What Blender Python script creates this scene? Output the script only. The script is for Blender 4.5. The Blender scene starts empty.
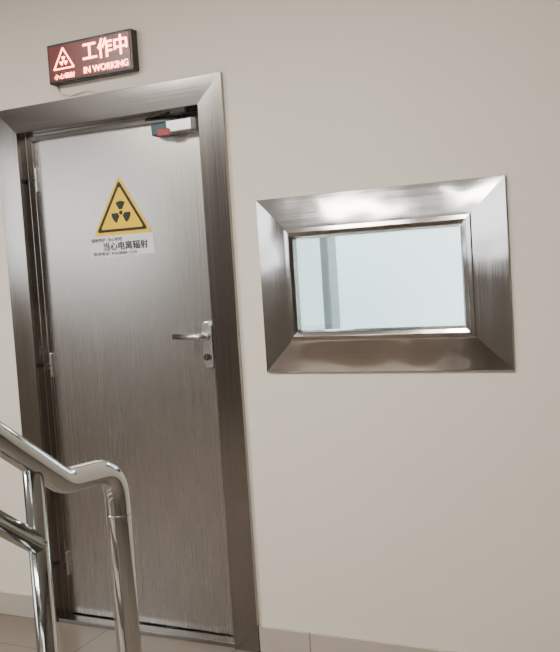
import bpy, bmesh, math
from mathutils import Matrix, Vector
COL=bpy.context.scene.collection

# ---------------------------------------------------------------- materials
def mk(name):
    m=bpy.data.materials.new(name); m.use_nodes=True
    return m,m.node_tree.nodes,m.node_tree.links,m.node_tree.nodes['Principled BSDF']
def plain(name,col,rough=.5,metal=0,emis=None,es=0,spec=.5):
    m,n,l,b=mk(name)
    b.inputs['Base Color'].default_value=(*col,1); b.inputs['Roughness'].default_value=rough
    b.inputs['Metallic'].default_value=metal; b.inputs['Specular IOR Level'].default_value=spec
    if emis: b.inputs['Emission Color'].default_value=(*emis,1); b.inputs['Emission Strength'].default_value=es
    return m
def plaster(name,c1,c2,scale=1.2,rough=.75,bump=.03,smudge=0):
    m,n,l,b=mk(name)
    tc=n.new('ShaderNodeTexCoord'); a=n.new('ShaderNodeTexNoise'); a.inputs['Scale'].default_value=scale; a.inputs['Detail'].default_value=3
    l.new(tc.outputs['Object'],a.inputs['Vector'])
    r=n.new('ShaderNodeValToRGB'); r.color_ramp.elements[0].position=.3; r.color_ramp.elements[1].position=.7
    r.color_ramp.elements[0].color=(*c1,1); r.color_ramp.elements[1].color=(*c2,1)
    l.new(a.outputs['Fac'],r.inputs['Fac']); col=r.outputs['Color']
    if smudge:
        g=n.new('ShaderNodeTexNoise'); g.inputs['Scale'].default_value=9; g.inputs['Detail'].default_value=5; g.inputs['Roughness'].default_value=.65
        l.new(tc.outputs['Object'],g.inputs['Vector'])
        q=n.new('ShaderNodeMapRange'); q.inputs['From Min'].default_value=.60; q.inputs['From Max'].default_value=.80; q.inputs['To Max'].default_value=smudge
        l.new(g.outputs['Fac'],q.inputs['Value'])
        mx=n.new('ShaderNodeMixRGB'); mx.inputs['Color2'].default_value=(c1[0]*.6,c1[1]*.57,c1[2]*.53,1)
        l.new(q.outputs['Result'],mx.inputs['Fac']); l.new(col,mx.inputs['Color1']); col=mx.outputs['Color']
    l.new(col,b.inputs['Base Color'])
    f=n.new('ShaderNodeTexNoise'); f.inputs['Scale'].default_value=90; l.new(tc.outputs['Object'],f.inputs['Vector'])
    bp=n.new('ShaderNodeBump'); bp.inputs['Strength'].default_value=bump; bp.inputs['Distance'].default_value=.01
    l.new(f.outputs['Fac'],bp.inputs['Height']); l.new(bp.outputs['Normal'],b.inputs['Normal'])
    b.inputs['Roughness'].default_value=rough; b.inputs['Specular IOR Level'].default_value=.3
    return m
def brushed(name,axis,c1,c2,r1,r2,fine=260,aniso=.6,warp=.0,wscale=3.0):
    """brushed stainless steel, grain running along axis"""
    m,n,l,b=mk(name)
    tc=n.new('ShaderNodeTexCoord'); mp=n.new('ShaderNodeMapping')
    sc=[fine,fine,fine]; sc['xyz'.index(axis)]=1.5; mp.inputs['Scale'].default_value=sc
    l.new(tc.outputs['Object'],mp.inputs['Vector'])
    a=n.new('ShaderNodeTexNoise'); a.inputs['Scale'].default_value=1; a.inputs['Detail'].default_value=3
    l.new(mp.outputs['Vector'],a.inputs['Vector'])
    r=n.new('ShaderNodeValToRGB'); r.color_ramp.elements[0].position=.3; r.color_ramp.elements[1].position=.7
    r.color_ramp.elements[0].color=(*c1,1); r.color_ramp.elements[1].color=(*c2,1)
    l.new(a.outputs['Fac'],r.inputs['Fac']); l.new(r.outputs['Color'],b.inputs['Base Color'])
    q=n.new('ShaderNodeMapRange'); q.inputs['From Min'].default_value=.3; q.inputs['From Max'].default_value=.7
    q.inputs['To Min'].default_value=r1; q.inputs['To Max'].default_value=r2
    l.new(a.outputs['Fac'],q.inputs['Value']); l.new(q.outputs['Result'],b.inputs['Roughness'])
    b.inputs['Metallic'].default_value=1; b.inputs['Anisotropic'].default_value=aniso
    cx=n.new('ShaderNodeCombineXYZ'); cx.inputs['X' if axis=='x' else 'Z'].default_value=1
    l.new(cx.outputs['Vector'],b.inputs['Tangent'])
    if warp:
        w=n.new('ShaderNodeTexNoise'); w.inputs['Scale'].default_value=wscale; w.inputs['Detail'].default_value=1
        l.new(tc.outputs['Object'],w.inputs['Vector'])
        bp=n.new('ShaderNodeBump'); bp.inputs['Strength'].default_value=1; bp.inputs['Distance'].default_value=warp
        l.new(w.outputs['Fac'],bp.inputs['Height']); l.new(bp.outputs['Normal'],b.inputs['Normal'])
    return m
def tile(name,c1,c2,grout,w,h,plane='xy',rough=.25,off=(0,0)):
    m,n,l,b=mk(name)
    tc=n.new('ShaderNodeTexCoord'); mp=n.new('ShaderNodeMapping'); mp.inputs['Location'].default_value=(off[0],off[1],0)
    if plane=='xz': mp.inputs['Rotation'].default_value=(math.pi/2,0,0)
    l.new(tc.outputs['Object'],mp.inputs['Vector'])
    br=n.new('ShaderNodeTexBrick'); br.offset=0; br.inputs['Scale'].default_value=1
    br.inputs['Brick Width'].default_value=w; br.inputs['Row Height'].default_value=h
    br.inputs['Mortar Size'].default_value=.003; br.inputs['Color1'].default_value=(*c1,1); br.inputs['Color2'].default_value=(*c2,1)
    br.inputs['Mortar'].default_value=(*grout,1)
    l.new(mp.outputs['Vector'],br.inputs['Vector'])
    no=n.new('ShaderNodeTexNoise'); no.inputs['Scale'].default_value=7; no.inputs['Detail'].default_value=6
    l.new(tc.outputs['Object'],no.inputs['Vector'])
    mx=n.new('ShaderNodeMixRGB'); mx.blend_type='MULTIPLY'; mx.inputs['Fac'].default_value=.25
    l.new(br.outputs['Color'],mx.inputs['Color1']); l.new(no.outputs['Color'],mx.inputs['Color2'])
    hs=n.new('ShaderNodeHueSaturation'); hs.inputs['Saturation'].default_value=.9; l.new(mx.outputs['Color'],hs.inputs['Color'])
    l.new(hs.outputs['Color'],b.inputs['Base Color']); b.inputs['Roughness'].default_value=rough
    return m

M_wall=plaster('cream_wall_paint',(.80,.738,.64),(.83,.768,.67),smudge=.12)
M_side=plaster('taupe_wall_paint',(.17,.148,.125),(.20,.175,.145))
M_ceil=plaster('white_ceiling_paint',(.56,.54,.51),(.60,.58,.55))
M_xceil=plaster('xray_ceiling_paint',(.80,.80,.80),(.82,.82,.82))
M_floor=tile('beige_floor_tile',(.21,.17,.137),(.23,.185,.15),(.12,.10,.08),.6,.6,off=(.1,.25))
M_step=plaster('stone_step',(.36,.31,.27),(.42,.36,.31),6,.25)
M_base=tile('baseboard_tile',(.54,.47,.40),(.57,.49,.42),(.3,.24,.19),.6,.3,'xz',off=(.39,0))
M_leaf=brushed('brushed_steel_door','z',(.48,.455,.425),(.505,.48,.45),.25,.28,500,.5,.0015)
M_cv=brushed('brushed_steel_vertical','z',(.34,.32,.30),(.39,.37,.35),.14,.19,300,.6,.001)
M_ch=brushed('brushed_steel_horizontal','x',(.34,.32,.30),(.39,.37,.35),.14,.19,300,.6,.001)
M_wv=brushed('window_steel_vertical','z',(.57,.56,.55),(.62,.61,.60),.07,.11,240,.7,.003,5)
M_wh=brushed('window_steel_horizontal','x',(.57,.56,.55),(.62,.61,.60),.07,.11,240,.7,.003,5)
M_tube=plain('polished_tube_steel',(.56,.58,.57),.09,1)
M_chrome=plain('satin_chrome',(.80,.80,.79),.25,1)
M_plate=plain('satin_nickel_plate',(.76,.76,.76),.28,1)
M_dark=plain('dark_gap',(.02,.018,.016),.6)
M_black=plain('black_print',(.012,.012,.012),.5)
M_yel=plain('yellow_vinyl',(.95,.62,.003),.45)
M_white=plain('white_vinyl',(.84,.84,.86),.45)
M_cable=plain('white_cable',(.75,.72,.68),.5)
M_red=plain('red_plastic',(.35,.03,.03),.35)
M_teal=plain('teal_plastic',(.02,.06,.08),.35)
M_signbody=plain('dark_sign_bezel',(.02,.012,.012),.35)
M_signface=plain('red_sign_panel',(.05,.006,.005),.3,emis=(.5,.03,.015),es=.26)
M_led=plain('lit_sign_lettering',(.9,.4,.3),.4,emis=(1,.27,.17),es=14)
M_panel=plain('lit_ceiling_panel',(.9,.9,.9),.4,emis=(1,.96,.89),es=62)
M_panel2=plain('added_rear_panel',(.9,.9,.9),.4,emis=(1,.96,.90),es=26)  # unseen rear panels, added to put highlights on the casing's top band
M_xwall=plaster('pale_blue_room_paint',(.68,.79,.81),(.72,.82,.84))
M_xpanel=plain('cool_lit_panel',(.9,.9,.9),.4,emis=(.87,.97,1),es=115)
M_xgrey=plain('grey_enamel',(.07,.085,.085),.4)
M_xscreen=plain('pale_grey_screen',(.24,.29,.30),.5)
M_frame=plain('added_window_frame',(.7,.7,.7),.4)  # frames of the two unseen windows added for steel reflections
M_glass,_n,_l,_b=mk('window_glass')
_b.inputs['Base Color'].default_value=(.97,.99,1,1); _b.inputs['Roughness'].default_value=0; _b.inputs['Transmission Weight'].default_value=1; _b.inputs['IOR'].default_value=1.2

# ---------------------------------------------------------------- mesh helpers
def empty(name):
    e=bpy.data.objects.new(name,None); e.empty_display_size=.1; COL.objects.link(e); return e
def fin(name,bm,mats,parent=None,smooth=False,bevel=0):
    bmesh.ops.recalc_face_normals(bm,faces=bm.faces)
    me=bpy.data.meshes.new(name); bm.to_mesh(me); bm.free()
    for m in (mats if isinstance(mats,(list,tuple)) else [mats]): me.materials.append(m)
    o=bpy.data.objects.new(name,me); COL.objects.link(o)
    if smooth:
        for p in me.polygons: p.use_smooth=True
    if bevel:
        md=o.modifiers.new('bevel','BEVEL'); md.width=bevel; md.segments=2; md.limit_method='ANGLE'
    if parent: o.parent=parent
    return o
def addbox(bm,x0,x1,y0,y1,z0,z1,mi=0):
    r=bmesh.ops.create_cube(bm,size=1)
    for v in r['verts']:
        v.co=Vector(((x0+x1)/2+v.co.x*(x1-x0),(y0+y1)/2+v.co.y*(y1-y0),(z0+z1)/2+v.co.z*(z1-z0)))
    for f in {f for v in r['verts'] for f in v.link_faces}: f.material_index=mi
def box(name,b,mat,parent=None,bevel=0):
    bm=bmesh.new(); addbox(bm,*b); return fin(name,bm,mat,parent,bevel=bevel)
def boxes(name,bl,mat,parent=None,bevel=0):
    bm=bmesh.new()
    for b in bl: addbox(bm,*b)
    return fin(name,bm,mat,parent,bevel=bevel)
def plate(name,pts,y0,y1,mat,parent=None,bevel=0):
    bm=bmesh.new(); a=[bm.verts.new((x,y0,z)) for x,z in pts]; c=[bm.verts.new((x,y1,z)) for x,z in pts]; n=len(pts)
    bm.faces.new(a); bm.faces.new(c[::-1])
    for i in range(n): bm.faces.new((a[i],c[i],c[(i+1)%n],a[(i+1)%n]))
    return fin(name,bm,mat,parent,bevel=bevel)
def sweep(name,prof,rect,closed,mats,parent=None,bevel=0):
    """mitred casing: profile points (inset, y) carried round a rectangle; mats=[vertical,horizontal]"""
    x0,x1,z0,z1=rect; bm=bmesh.new(); rings=[]
    for d,y in prof:
        if closed: c=[(x0+d,z0+d),(x0+d,z1-d),(x1-d,z1-d),(x1-d,z0+d)]
        else: c=[(x0+d,z0),(x0+d,z1-d),(x1-d,z1-d),(x1-d,z0)]
        rings.append([(x,y,z) for x,z in c])
    for s in range(4 if closed else 3):
        for i in range(len(rings)-1):
            a,b=rings[i],rings[i+1]; t=(s+1)%4
            f=bm.faces.new([bm.verts.new(p) for p in (a[s],a[t],b[t],b[s])]); f.material_index=s%2
    bmesh.ops.remove_doubles(bm,verts=bm.verts,dist=1e-5)
    return fin(name,bm,mats,parent,bevel=bevel)
def fillet(pts,r,n=8):
    P=[Vector(p) for p in pts]; out=[P[0]]
    for i in range(1,len(P)-1):
        a=(P[i-1]-P[i]).normalized(); b=(P[i+1]-P[i]).normalized()
        ang=a.angle(b); d=min(r/math.tan(ang/2),(P[i-1]-P[i]).length*.48,(P[i+1]-P[i]).length*.48)
        s=P[i]+a*d; e=P[i]+b*d
        for k in range(n+1):
            t=k/n; out.append(s*(1-t)**2+P[i]*2*t*(1-t)+e*t*t)
    out.append(P[-1]); return out
def tube(name,pts,rad,mat,parent=None,seg=24,cap=True):
    bm=bmesh.new(); rings=[]; up=None
    for i,p in enumerate(pts):
        p=Vector(p); t=((Vector(pts[min(i+1,len(pts)-1)])-Vector(pts[max(i-1,0)]))).normalized()
        if up is None: up=t.orthogonal().normalized()
        up=(up-t*up.dot(t)).normalized(); s=t.cross(up)
        rings.append([bm.verts.new(p+(up*math.cos(2*math.pi*k/seg)+s*math.sin(2*math.pi*k/seg))*rad) for k in range(seg)])
    for a,b in zip(rings,rings[1:]):
        for k in range(seg): bm.faces.new((a[k],a[(k+1)%seg],b[(k+1)%seg],b[k]))
    if cap: bm.faces.new(rings[0]); bm.faces.new(rings[-1])
    o=fin(name,bm,mat,parent,smooth=True)
    return o
def disc(name,c,r,depth,axis,mat,parent=None,seg=28,bevel=0):
    d={'x':Vector((1,0,0)),'y':Vector((0,1,0)),'z':Vector((0,0,1))}[axis]; c=Vector(c)
    o=tube(name,[c-d*depth/2,c+d*depth/2],r,mat,parent,seg)
    for p in o.data.polygons: p.use_smooth=len(p.vertices)==4
    return o
def text(name,s,x,y,z,size,mat,parent,width=None,fat=0,ext=.0006):
    c=bpy.data.curves.new(name,'FONT'); c.body=s; c.size=size; c.align_x='CENTER'; c.align_y='CENTER'; c.extrude=ext
    o=bpy.data.objects.new(name,c); COL.objects.link(o); bpy.context.view_layer.update()
    me=bpy.data.meshes.new_from_object(o.evaluated_get(bpy.context.evaluated_depsgraph_get()))
    bpy.data.objects.remove(o)
    xs=[v.co.x for v in me.vertices]; zs=[v.co.y for v in me.vertices]
    w=max(xs)-min(xs); k=(width/w) if width else 1; mx=(max(xs)+min(xs))/2; mz=(max(zs)+min(zs))/2
    for v in me.vertices:
        a,b,d=v.co; v.co=Vector((x+(a-mx)*k,y-d,z+(b-mz)))
    me.materials.clear(); me.materials.append(mat)
    if fat:   # heavier strokes: overlay shifted copies in the same mesh
        bm=bmesh.new(); base=me.copy()
        for i,(ox,oz) in enumerate(((-fat,0),(fat,0),(0,fat*.6),(0,-fat*.6))):
            t=base.copy()
            for v in t.vertices: v.co+=Vector((ox,-.00006*i,oz))
            bm.from_mesh(t)
        bm.to_mesh(me); bm.free()
    o=bpy.data.objects.new(name,me); COL.objects.link(o); o.parent=parent; return o
def trefoil(name,x,z,r,y0,y1,mat,parent):
    bm=bmesh.new()
    def pl(pts):
        a=[bm.verts.new((px,y0,pz)) for px,pz in pts]; c=[bm.verts.new((px,y1,pz)) for px,pz in pts]; n=len(pts)
        bm.faces.new(a); bm.faces.new(c[::-1])
        for i in range(n): bm.faces.new((a[i],c[i],c[(i+1)%n],a[(i+1)%n]))
    pl([(x+.19*r*math.cos(t*math.pi/10),z+.19*r*math.sin(t*math.pi/10)) for t in range(20)])
    for k in range(3):
        c=math.pi/2+k*2*math.pi/3; A=[c-math.pi/6+math.pi/3*i/10 for i in range(11)]
        pl([(x+r*math.cos(t),z+r*math.sin(t)) for t in A]+[(x+.3*r*math.cos(t),z+.3*r*math.sin(t)) for t in A[::-1]])
    return fin(name,bm,mat,parent)
def rtri(cx,zb,w,h,rad,n=5):
    P=fillet([(cx,0,zb),(cx+w/2,0,zb),(cx,0,zb+h),(cx-w/2,0,zb),(cx,0,zb)],rad,n)
    return [(p.x,p.z) for p in P[:-1]]
def tri_ring(name,cx,zb,w,h,t,rad,y0,y1,mat,parent):
    # annular triangle: outer and inset inner outline bridged
    inr=h/3
    s=(inr-t)/inr
    def sc(p): return (cx+(p[0]-cx)*s, (zb+inr)+(p[1]-zb-inr)*s)
    o=rtri(cx,zb,w,h,rad); i=[sc(p) for p in o]; bm=bmesh.new(); n=len(o)
    V=[[bm.verts.new((x,y,z)) for x,z in L] for L,y in ((o,y0),(i,y0),(i,y1),(o,y1))]
    for a in range(4):
        A,B=V[a],V[(a+1)%4]
        for j in range(n): bm.faces.new((A[j],A[(j+1)%n],B[(j+1)%n],B[j]))
    return fin(name,bm,mat,parent)

# ---------------------------------------------------------------- room shell
XL,XR,YB,H=-3.4,3.0,-5.6,2.85
dx0,dx1,dz=-1.02,-.05,2.10          # rough door opening
wx0,wx1,wz0,wz1=.20,.89,1.16,1.60  # rough window opening
boxes('wall_front',[(XL,dx0,0,.2,0,H),(dx0,dx1,0,.2,dz,H),(dx1,wx0,0,.2,0,H),(wx0,wx1,0,.2,0,wz0),(wx0,wx1,0,.2,wz1,H),(wx1,XR,0,.2,0,H)],M_wall)
# left wall; unseen daylight opening added to brighten the upper door's reflection
ly0,ly1,lz0,lz1=-4.9,-2.5,1.45,2.55
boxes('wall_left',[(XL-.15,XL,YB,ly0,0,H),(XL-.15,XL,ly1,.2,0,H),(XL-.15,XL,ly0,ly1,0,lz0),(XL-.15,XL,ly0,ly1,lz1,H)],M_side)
w2=empty('added_window_left')
boxes('frame',[(XL-.1,XL-.05,ly0,ly0+.05,lz0,lz1),(XL-.1,XL-.05,ly1-.05,ly1,lz0,lz1),(XL-.1,XL-.05,(ly0+ly1)/2-.03,(ly0+ly1)/2+.03,lz0,lz1),(XL-.1,XL-.05,ly0,ly1,lz0,lz0+.05),(XL-.1,XL-.05,ly0,ly1,lz1-.05,lz1)],M_frame,w2)
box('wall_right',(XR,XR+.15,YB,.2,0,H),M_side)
# back wall; unseen opening added so the casing's right side reflects pale
bx0,bx1,bz0,bz1=-.7,1.3,1.45,2.4
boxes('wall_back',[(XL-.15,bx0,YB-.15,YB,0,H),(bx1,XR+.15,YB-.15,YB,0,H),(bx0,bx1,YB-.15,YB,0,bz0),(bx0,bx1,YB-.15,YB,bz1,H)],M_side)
w3=empty('added_window_back')
boxes('frame',[(bx0,bx0+.05,YB-.1,YB-.05,bz0,bz1),(bx1-.05,bx1,YB-.1,YB-.05,bz0,bz1),((bx0+bx1)/2-.03,(bx0+bx1)/2+.03,YB-.1,YB-.05,bz0,bz1),(bx0,bx1,YB-.1,YB-.05,bz0,bz0+.05),(bx0,bx1,YB-.1,YB-.05,bz1-.05,bz1)],M_frame,w3)
box('floor',(XL-.15,XR+.15,YB-.15,3.3,-.1,0),M_floor)
box('ceiling',(XL-.15,XR+.15,YB-.15,.2,H,H+.1),M_ceil)
boxes('baseboard_front',[(XL,-1.066,-.012,0,0,.10),(.002,XR,-.012,0,0,.10)],M_base,bevel=.002)

# ---------------------------------------------------------------- x-ray room beyond the window
box('wall_xray_back',(-2.2,2.4,3.1,3.2,0,H),M_xwall)
box('wall_xray_left',(-2.3,-2.2,.2,3.2,0,H),M_xwall)
box('wall_xray_right',(2.4,2.5,.2,3.2,0,H),M_xwall)
box('ceiling_xray',(-2.3,2.5,.2,3.2,H,H+.1),M_xceil)
for i,(px,py) in enumerate(((-.6,1.9),(.9,1.9),(-.6,.9),(.9,.9))):
    e=empty('ceiling_panel_light')
    box('diffuser',(px-.3,px+.3,py-.3,py+.3,H-.012,H-.004),M_xpanel,e)
    boxes('rim',[(px-.33,px-.3,py-.33,py+.33,H-.02,H),(px+.3,px+.33,py-.33,py+.33,H-.02,H),(px-.3,px+.3,py-.33,py-.3,H-.02,H),(px-.3,px+.3,py+.3,py+.33,H-.02,H)],M_white,e)
e=empty('xray_detector_stand')
box('column',(-.18,-.10,1.15,1.27,.04,2.2),M_xgrey,e,.008)
box('base',(-.36,.06,1.0,1.45,0,.05),M_xgrey,e,.01)
box('detector_head',(-.33,.03,1.06,1.14,.75,1.12),M_white,e,.02)
boxes('carriage',[(-.2,-.09,1.12,1.16,.8,1.05)],M_xgrey,e)
e=empty('radiation_shield_screen')
box('panel',(-1.4,-.46,2.0,2.05,.12,2.1),M_xscreen,e,.008)
boxes('feet',[(-1.35,-1.28,1.8,2.25,0,.12),(-.58,-.51,1.8,2.25,0,.12)],M_xgrey,e,.006)

# ---------------------------------------------------------------- door
D=empty('door_1')
sweep('casing',[(0,.0),(0,-.018),(.104,-.018),(.104,.035),(.136,.035),(.136,.06)],(-1.064,0,0,2.15),False,[M_cv,M_ch],D,.002)
box('leaf',(-.935,-.130,.050,.095,.022,2.022),M_leaf,D,.003)
box('threshold',(-.96,-.104,-.01,.11,0,.018),M_cv,D,.003)
boxes('frame_backing',[(-1.02,-.928,.06,.2,0,2.10),(-.136,-.05,.06,.2,0,2.10),(-.928,-.136,.06,.2,2.014,2.10)],M_dark,D)
for i,z in enumerate((1.86,1.09,.24)):
    disc('hinge_pin_%d'%(i+1),(-.938,.030,z),.009,.012,'y',M_dark,D)
    boxes('hinge_knuckle_%d'%(i+1),[(-.934,-.922,.036,.052,z-.05,z+.05)],M_chrome,D,.003)
# lever lock
lx=-.160
pts=[]
for k in range(13): a=math.pi*k/12; pts.append((lx+.022*math.cos(a),1.228+.022*math.sin(a)))
for k in range(13): a=math.pi+math.pi*k/12; pts.append((lx+.022*math.cos(a),1.094+.022*math.sin(a)))
plate('lock_plate',pts,.030,.052,M_plate,D,.004)
disc('lever_rose',(lx,.022,1.195),.019,.016,'y',M_chrome,D)
tube('lever',fillet([(lx,.035,1.195),(lx,-.016,1.195),(-.278,-.016,1.200)],.02),.0115,M_chrome,D,16)
disc('key_cylinder',(lx,.026,1.115),.013,.012,'y',M_dark,D)
boxes('key_slot',[(lx-.0015,lx+.0015,.018,.021,1.107,1.123)],M_chrome,D)
# closer
box('closer_body',(-.255,-.142,-.006,.050,1.962,2.012),M_chrome,D,.006)
box('closer_cap',(-.322,-.255,-.002,.048,1.960,2.008),M_teal,D,.005)
box('closer_tag',(-.290,-.235,-.009,-.002,1.955,1.980),M_red,D,.002)
tube('closer_arm',[(-.20,.02,2.014),(-.20,.02,2.022),(-.32,-.03,2.020),(-.215,-.028,2.034)],.007,M_dark,D,10)
boxes('closer_bracket',[(-.25,-.15,-.03,-.018,2.024,2.046)],M_dark,D,.002)
# warning sticker
W=empty('radiation_warning_sticker')
ty=.050
plate('yellow_triangle',rtri(-.522,1.606,.282,.232,.012),ty-.0015,ty,M_yel,W)
tri_ring('black_border',-.522,1.619,.244,.200,.011,.008,ty-.0022,ty-.0014,M_black,W)
trefoil('trefoil',-.522,1.692,.046,ty-.0022,ty-.0014,M_black,W)
plate('white_label',[(-.682,1.520),(-.376,1.524),(-.380,1.606),(-.684,1.602)],ty-.0015,ty,M_white,W)
text('label_heading','辐射防护  当心射线',-.60,ty-.0022,1.590,.016,M_black,W,.15,.0003,.0002)
text('label_title','当心电离辐射',-.512,ty-.0022,1.563,.035,M_black,W,.210,.0010,.0003)
text('label_footer','咨询电话  010-8888 1234',-.565,ty-.0022,1.535,.015,M_black,W,.21,.0003,.0003)

# ---------------------------------------------------------------- lit sign
S=empty('in_working_warning_light')
sx0,sx1,sz0,sz1=-.752,-.352,2.208,2.360
box('housing',(sx0,sx1,-.04,0,sz0,sz1),M_signbody,S,.004)
box('face_panel',(sx0+.010,sx1-.010,-.0425,-.039,sz0+.010,sz1-.010),M_signface,S,.001)
fy=-.0436
text('title_text','工作中',-.475,fy,2.308,.078,M_led,S,.205,.0016)
text('subtitle_text','IN WORKING',-.475,fy,2.238,.034,M_led,S,.205,.0006)
text('caution_text','小心辐射',-.672,fy,2.232,.022,M_led,S,.098)
tri_ring('symbol_triangle',-.672,2.258,.105,.085,.005,.004,fy-.0006,fy+.0006,M_led,S)
trefoil('symbol_trefoil',-.672,2.288,.018,fy-.0006,fy+.0006,M_led,S)
tube('power_cable',fillet([(-.742,-.006,2.215),(-.735,-.006,2.175),(-.68,-.006,2.163),(-.60,-.006,2.172),(-.54,-.006,2.152)],.03,5),.0035,M_cable,S,8)

# ---------------------------------------------------------------- window
Wn=empty('window_1')
sweep('casing',[(0,0),(0,-.012),(.112,-.024),(.112,-.034),(.128,-.036),(.142,-.030),(.150,-.014),(.150,.03)],(.106,.987,1.060,1.680),True,[M_wv,M_wh],Wn,.0015)
sweep('reveal',[(.150,.03),(.150,.2)],(.106,.987,1.060,1.680),True,[M_wv,M_wh],Wn)
box('glass_pane',(.250,.843,.004,.012,1.204,1.536),M_glass,Wn)

# ---------------------------------------------------------------- stair and handrail
ST=empty('staircase')
bl=[];tr=[]
for i in range(7):
    y=-1.62-.25*i
    bl.append((-.75,.34,y-.25 if i<6 else YB+1.4,y,0,.18*(i+1)-.02)); tr.append((-.76,.35,(y-.25 if i<6 else YB+1.4),y+.015,.18*(i+1)-.02,.18*(i+1)))
boxes('risers',bl,M_step,ST); boxes('treads',tr,M_step,ST,.004)
HR=empty('stair_handrail')
X=.40; sl=.73
tube('top_rail',fillet([(X,-1.340,0.0),(X,-1.340,1.036),(X,-1.505,1.048),(X,-3.2,1.048+sl*1.695)],.075,12),.026,M_tube,HR,32)
tube('baluster_1',[(X,-1.588,.0),(X,-1.588,1.10)],.019,M_tube,HR)
tube('lower_rail',[(X,-1.588,.950),(X,-3.2,.950+sl*1.612)],.020,M_tube,HR)
tube('collar',[(X,-1.340,.935),(X,-1.340,.939)],.0266,M_tube,HR)
for i,y in enumerate((-2.4,-3.2)):
    tube('baluster_%d'%(i+2),[(X,y,0),(X,y,1.048+sl*(-1.505-y))],.019,M_tube,HR)
for i,y in enumerate((-1.340,-1.588)):
    tube('base_flange_%d'%(i+1),[(X,y,0),(X,y,.012)],.045,M_chrome,HR)

# ---------------------------------------------------------------- ceiling lights in the hall; rear pair added for window casing streaks
for px,py,mt in ((-1.5,-2.0,M_panel),(.4,-2.0,M_panel),(-1.1,-4.3,M_panel2),(.1,-4.3,M_panel2)):
    e=empty('ceiling_panel_light')
    box('diffuser',(px-.3,px+.3,py-.3,py+.3,H-.012,H-.004),mt,e)
    boxes('rim',[(px-.33,px-.3,py-.33,py+.33,H-.02,H),(px+.3,px+.33,py-.33,py+.33,H-.02,H),(px-.3,px+.3,py-.33,py-.3,H-.02,H),(px-.3,px+.3,py+.3,py+.33,H-.02,H)],M_white,e)

w=bpy.data.worlds.new('world'); bpy.context.scene.world=w; w.use_nodes=True
w.node_tree.nodes['Background'].inputs['Color'].default_value=(.96,.98,1,1); w.node_tree.nodes['Background'].inputs['Strength'].default_value=4

# ---------------------------------------------------------------- camera
cam=bpy.data.cameras.new('camera'); co=bpy.data.objects.new('camera',cam); COL.objects.link(co)
R=(Matrix.Rotation(.446,3,'Z')@Matrix.Rotation(math.pi/2-.066,3,'X')@Matrix.Rotation(-.064,3,'Z'))
co.matrix_world=Matrix.Translation((1.511,-2.815,1.432))@R.to_4x4()
cam.sensor_fit='HORIZONTAL'; cam.sensor_width=36; cam.lens=869.3/560*36; cam.clip_start=.05
bpy.context.scene.camera=co
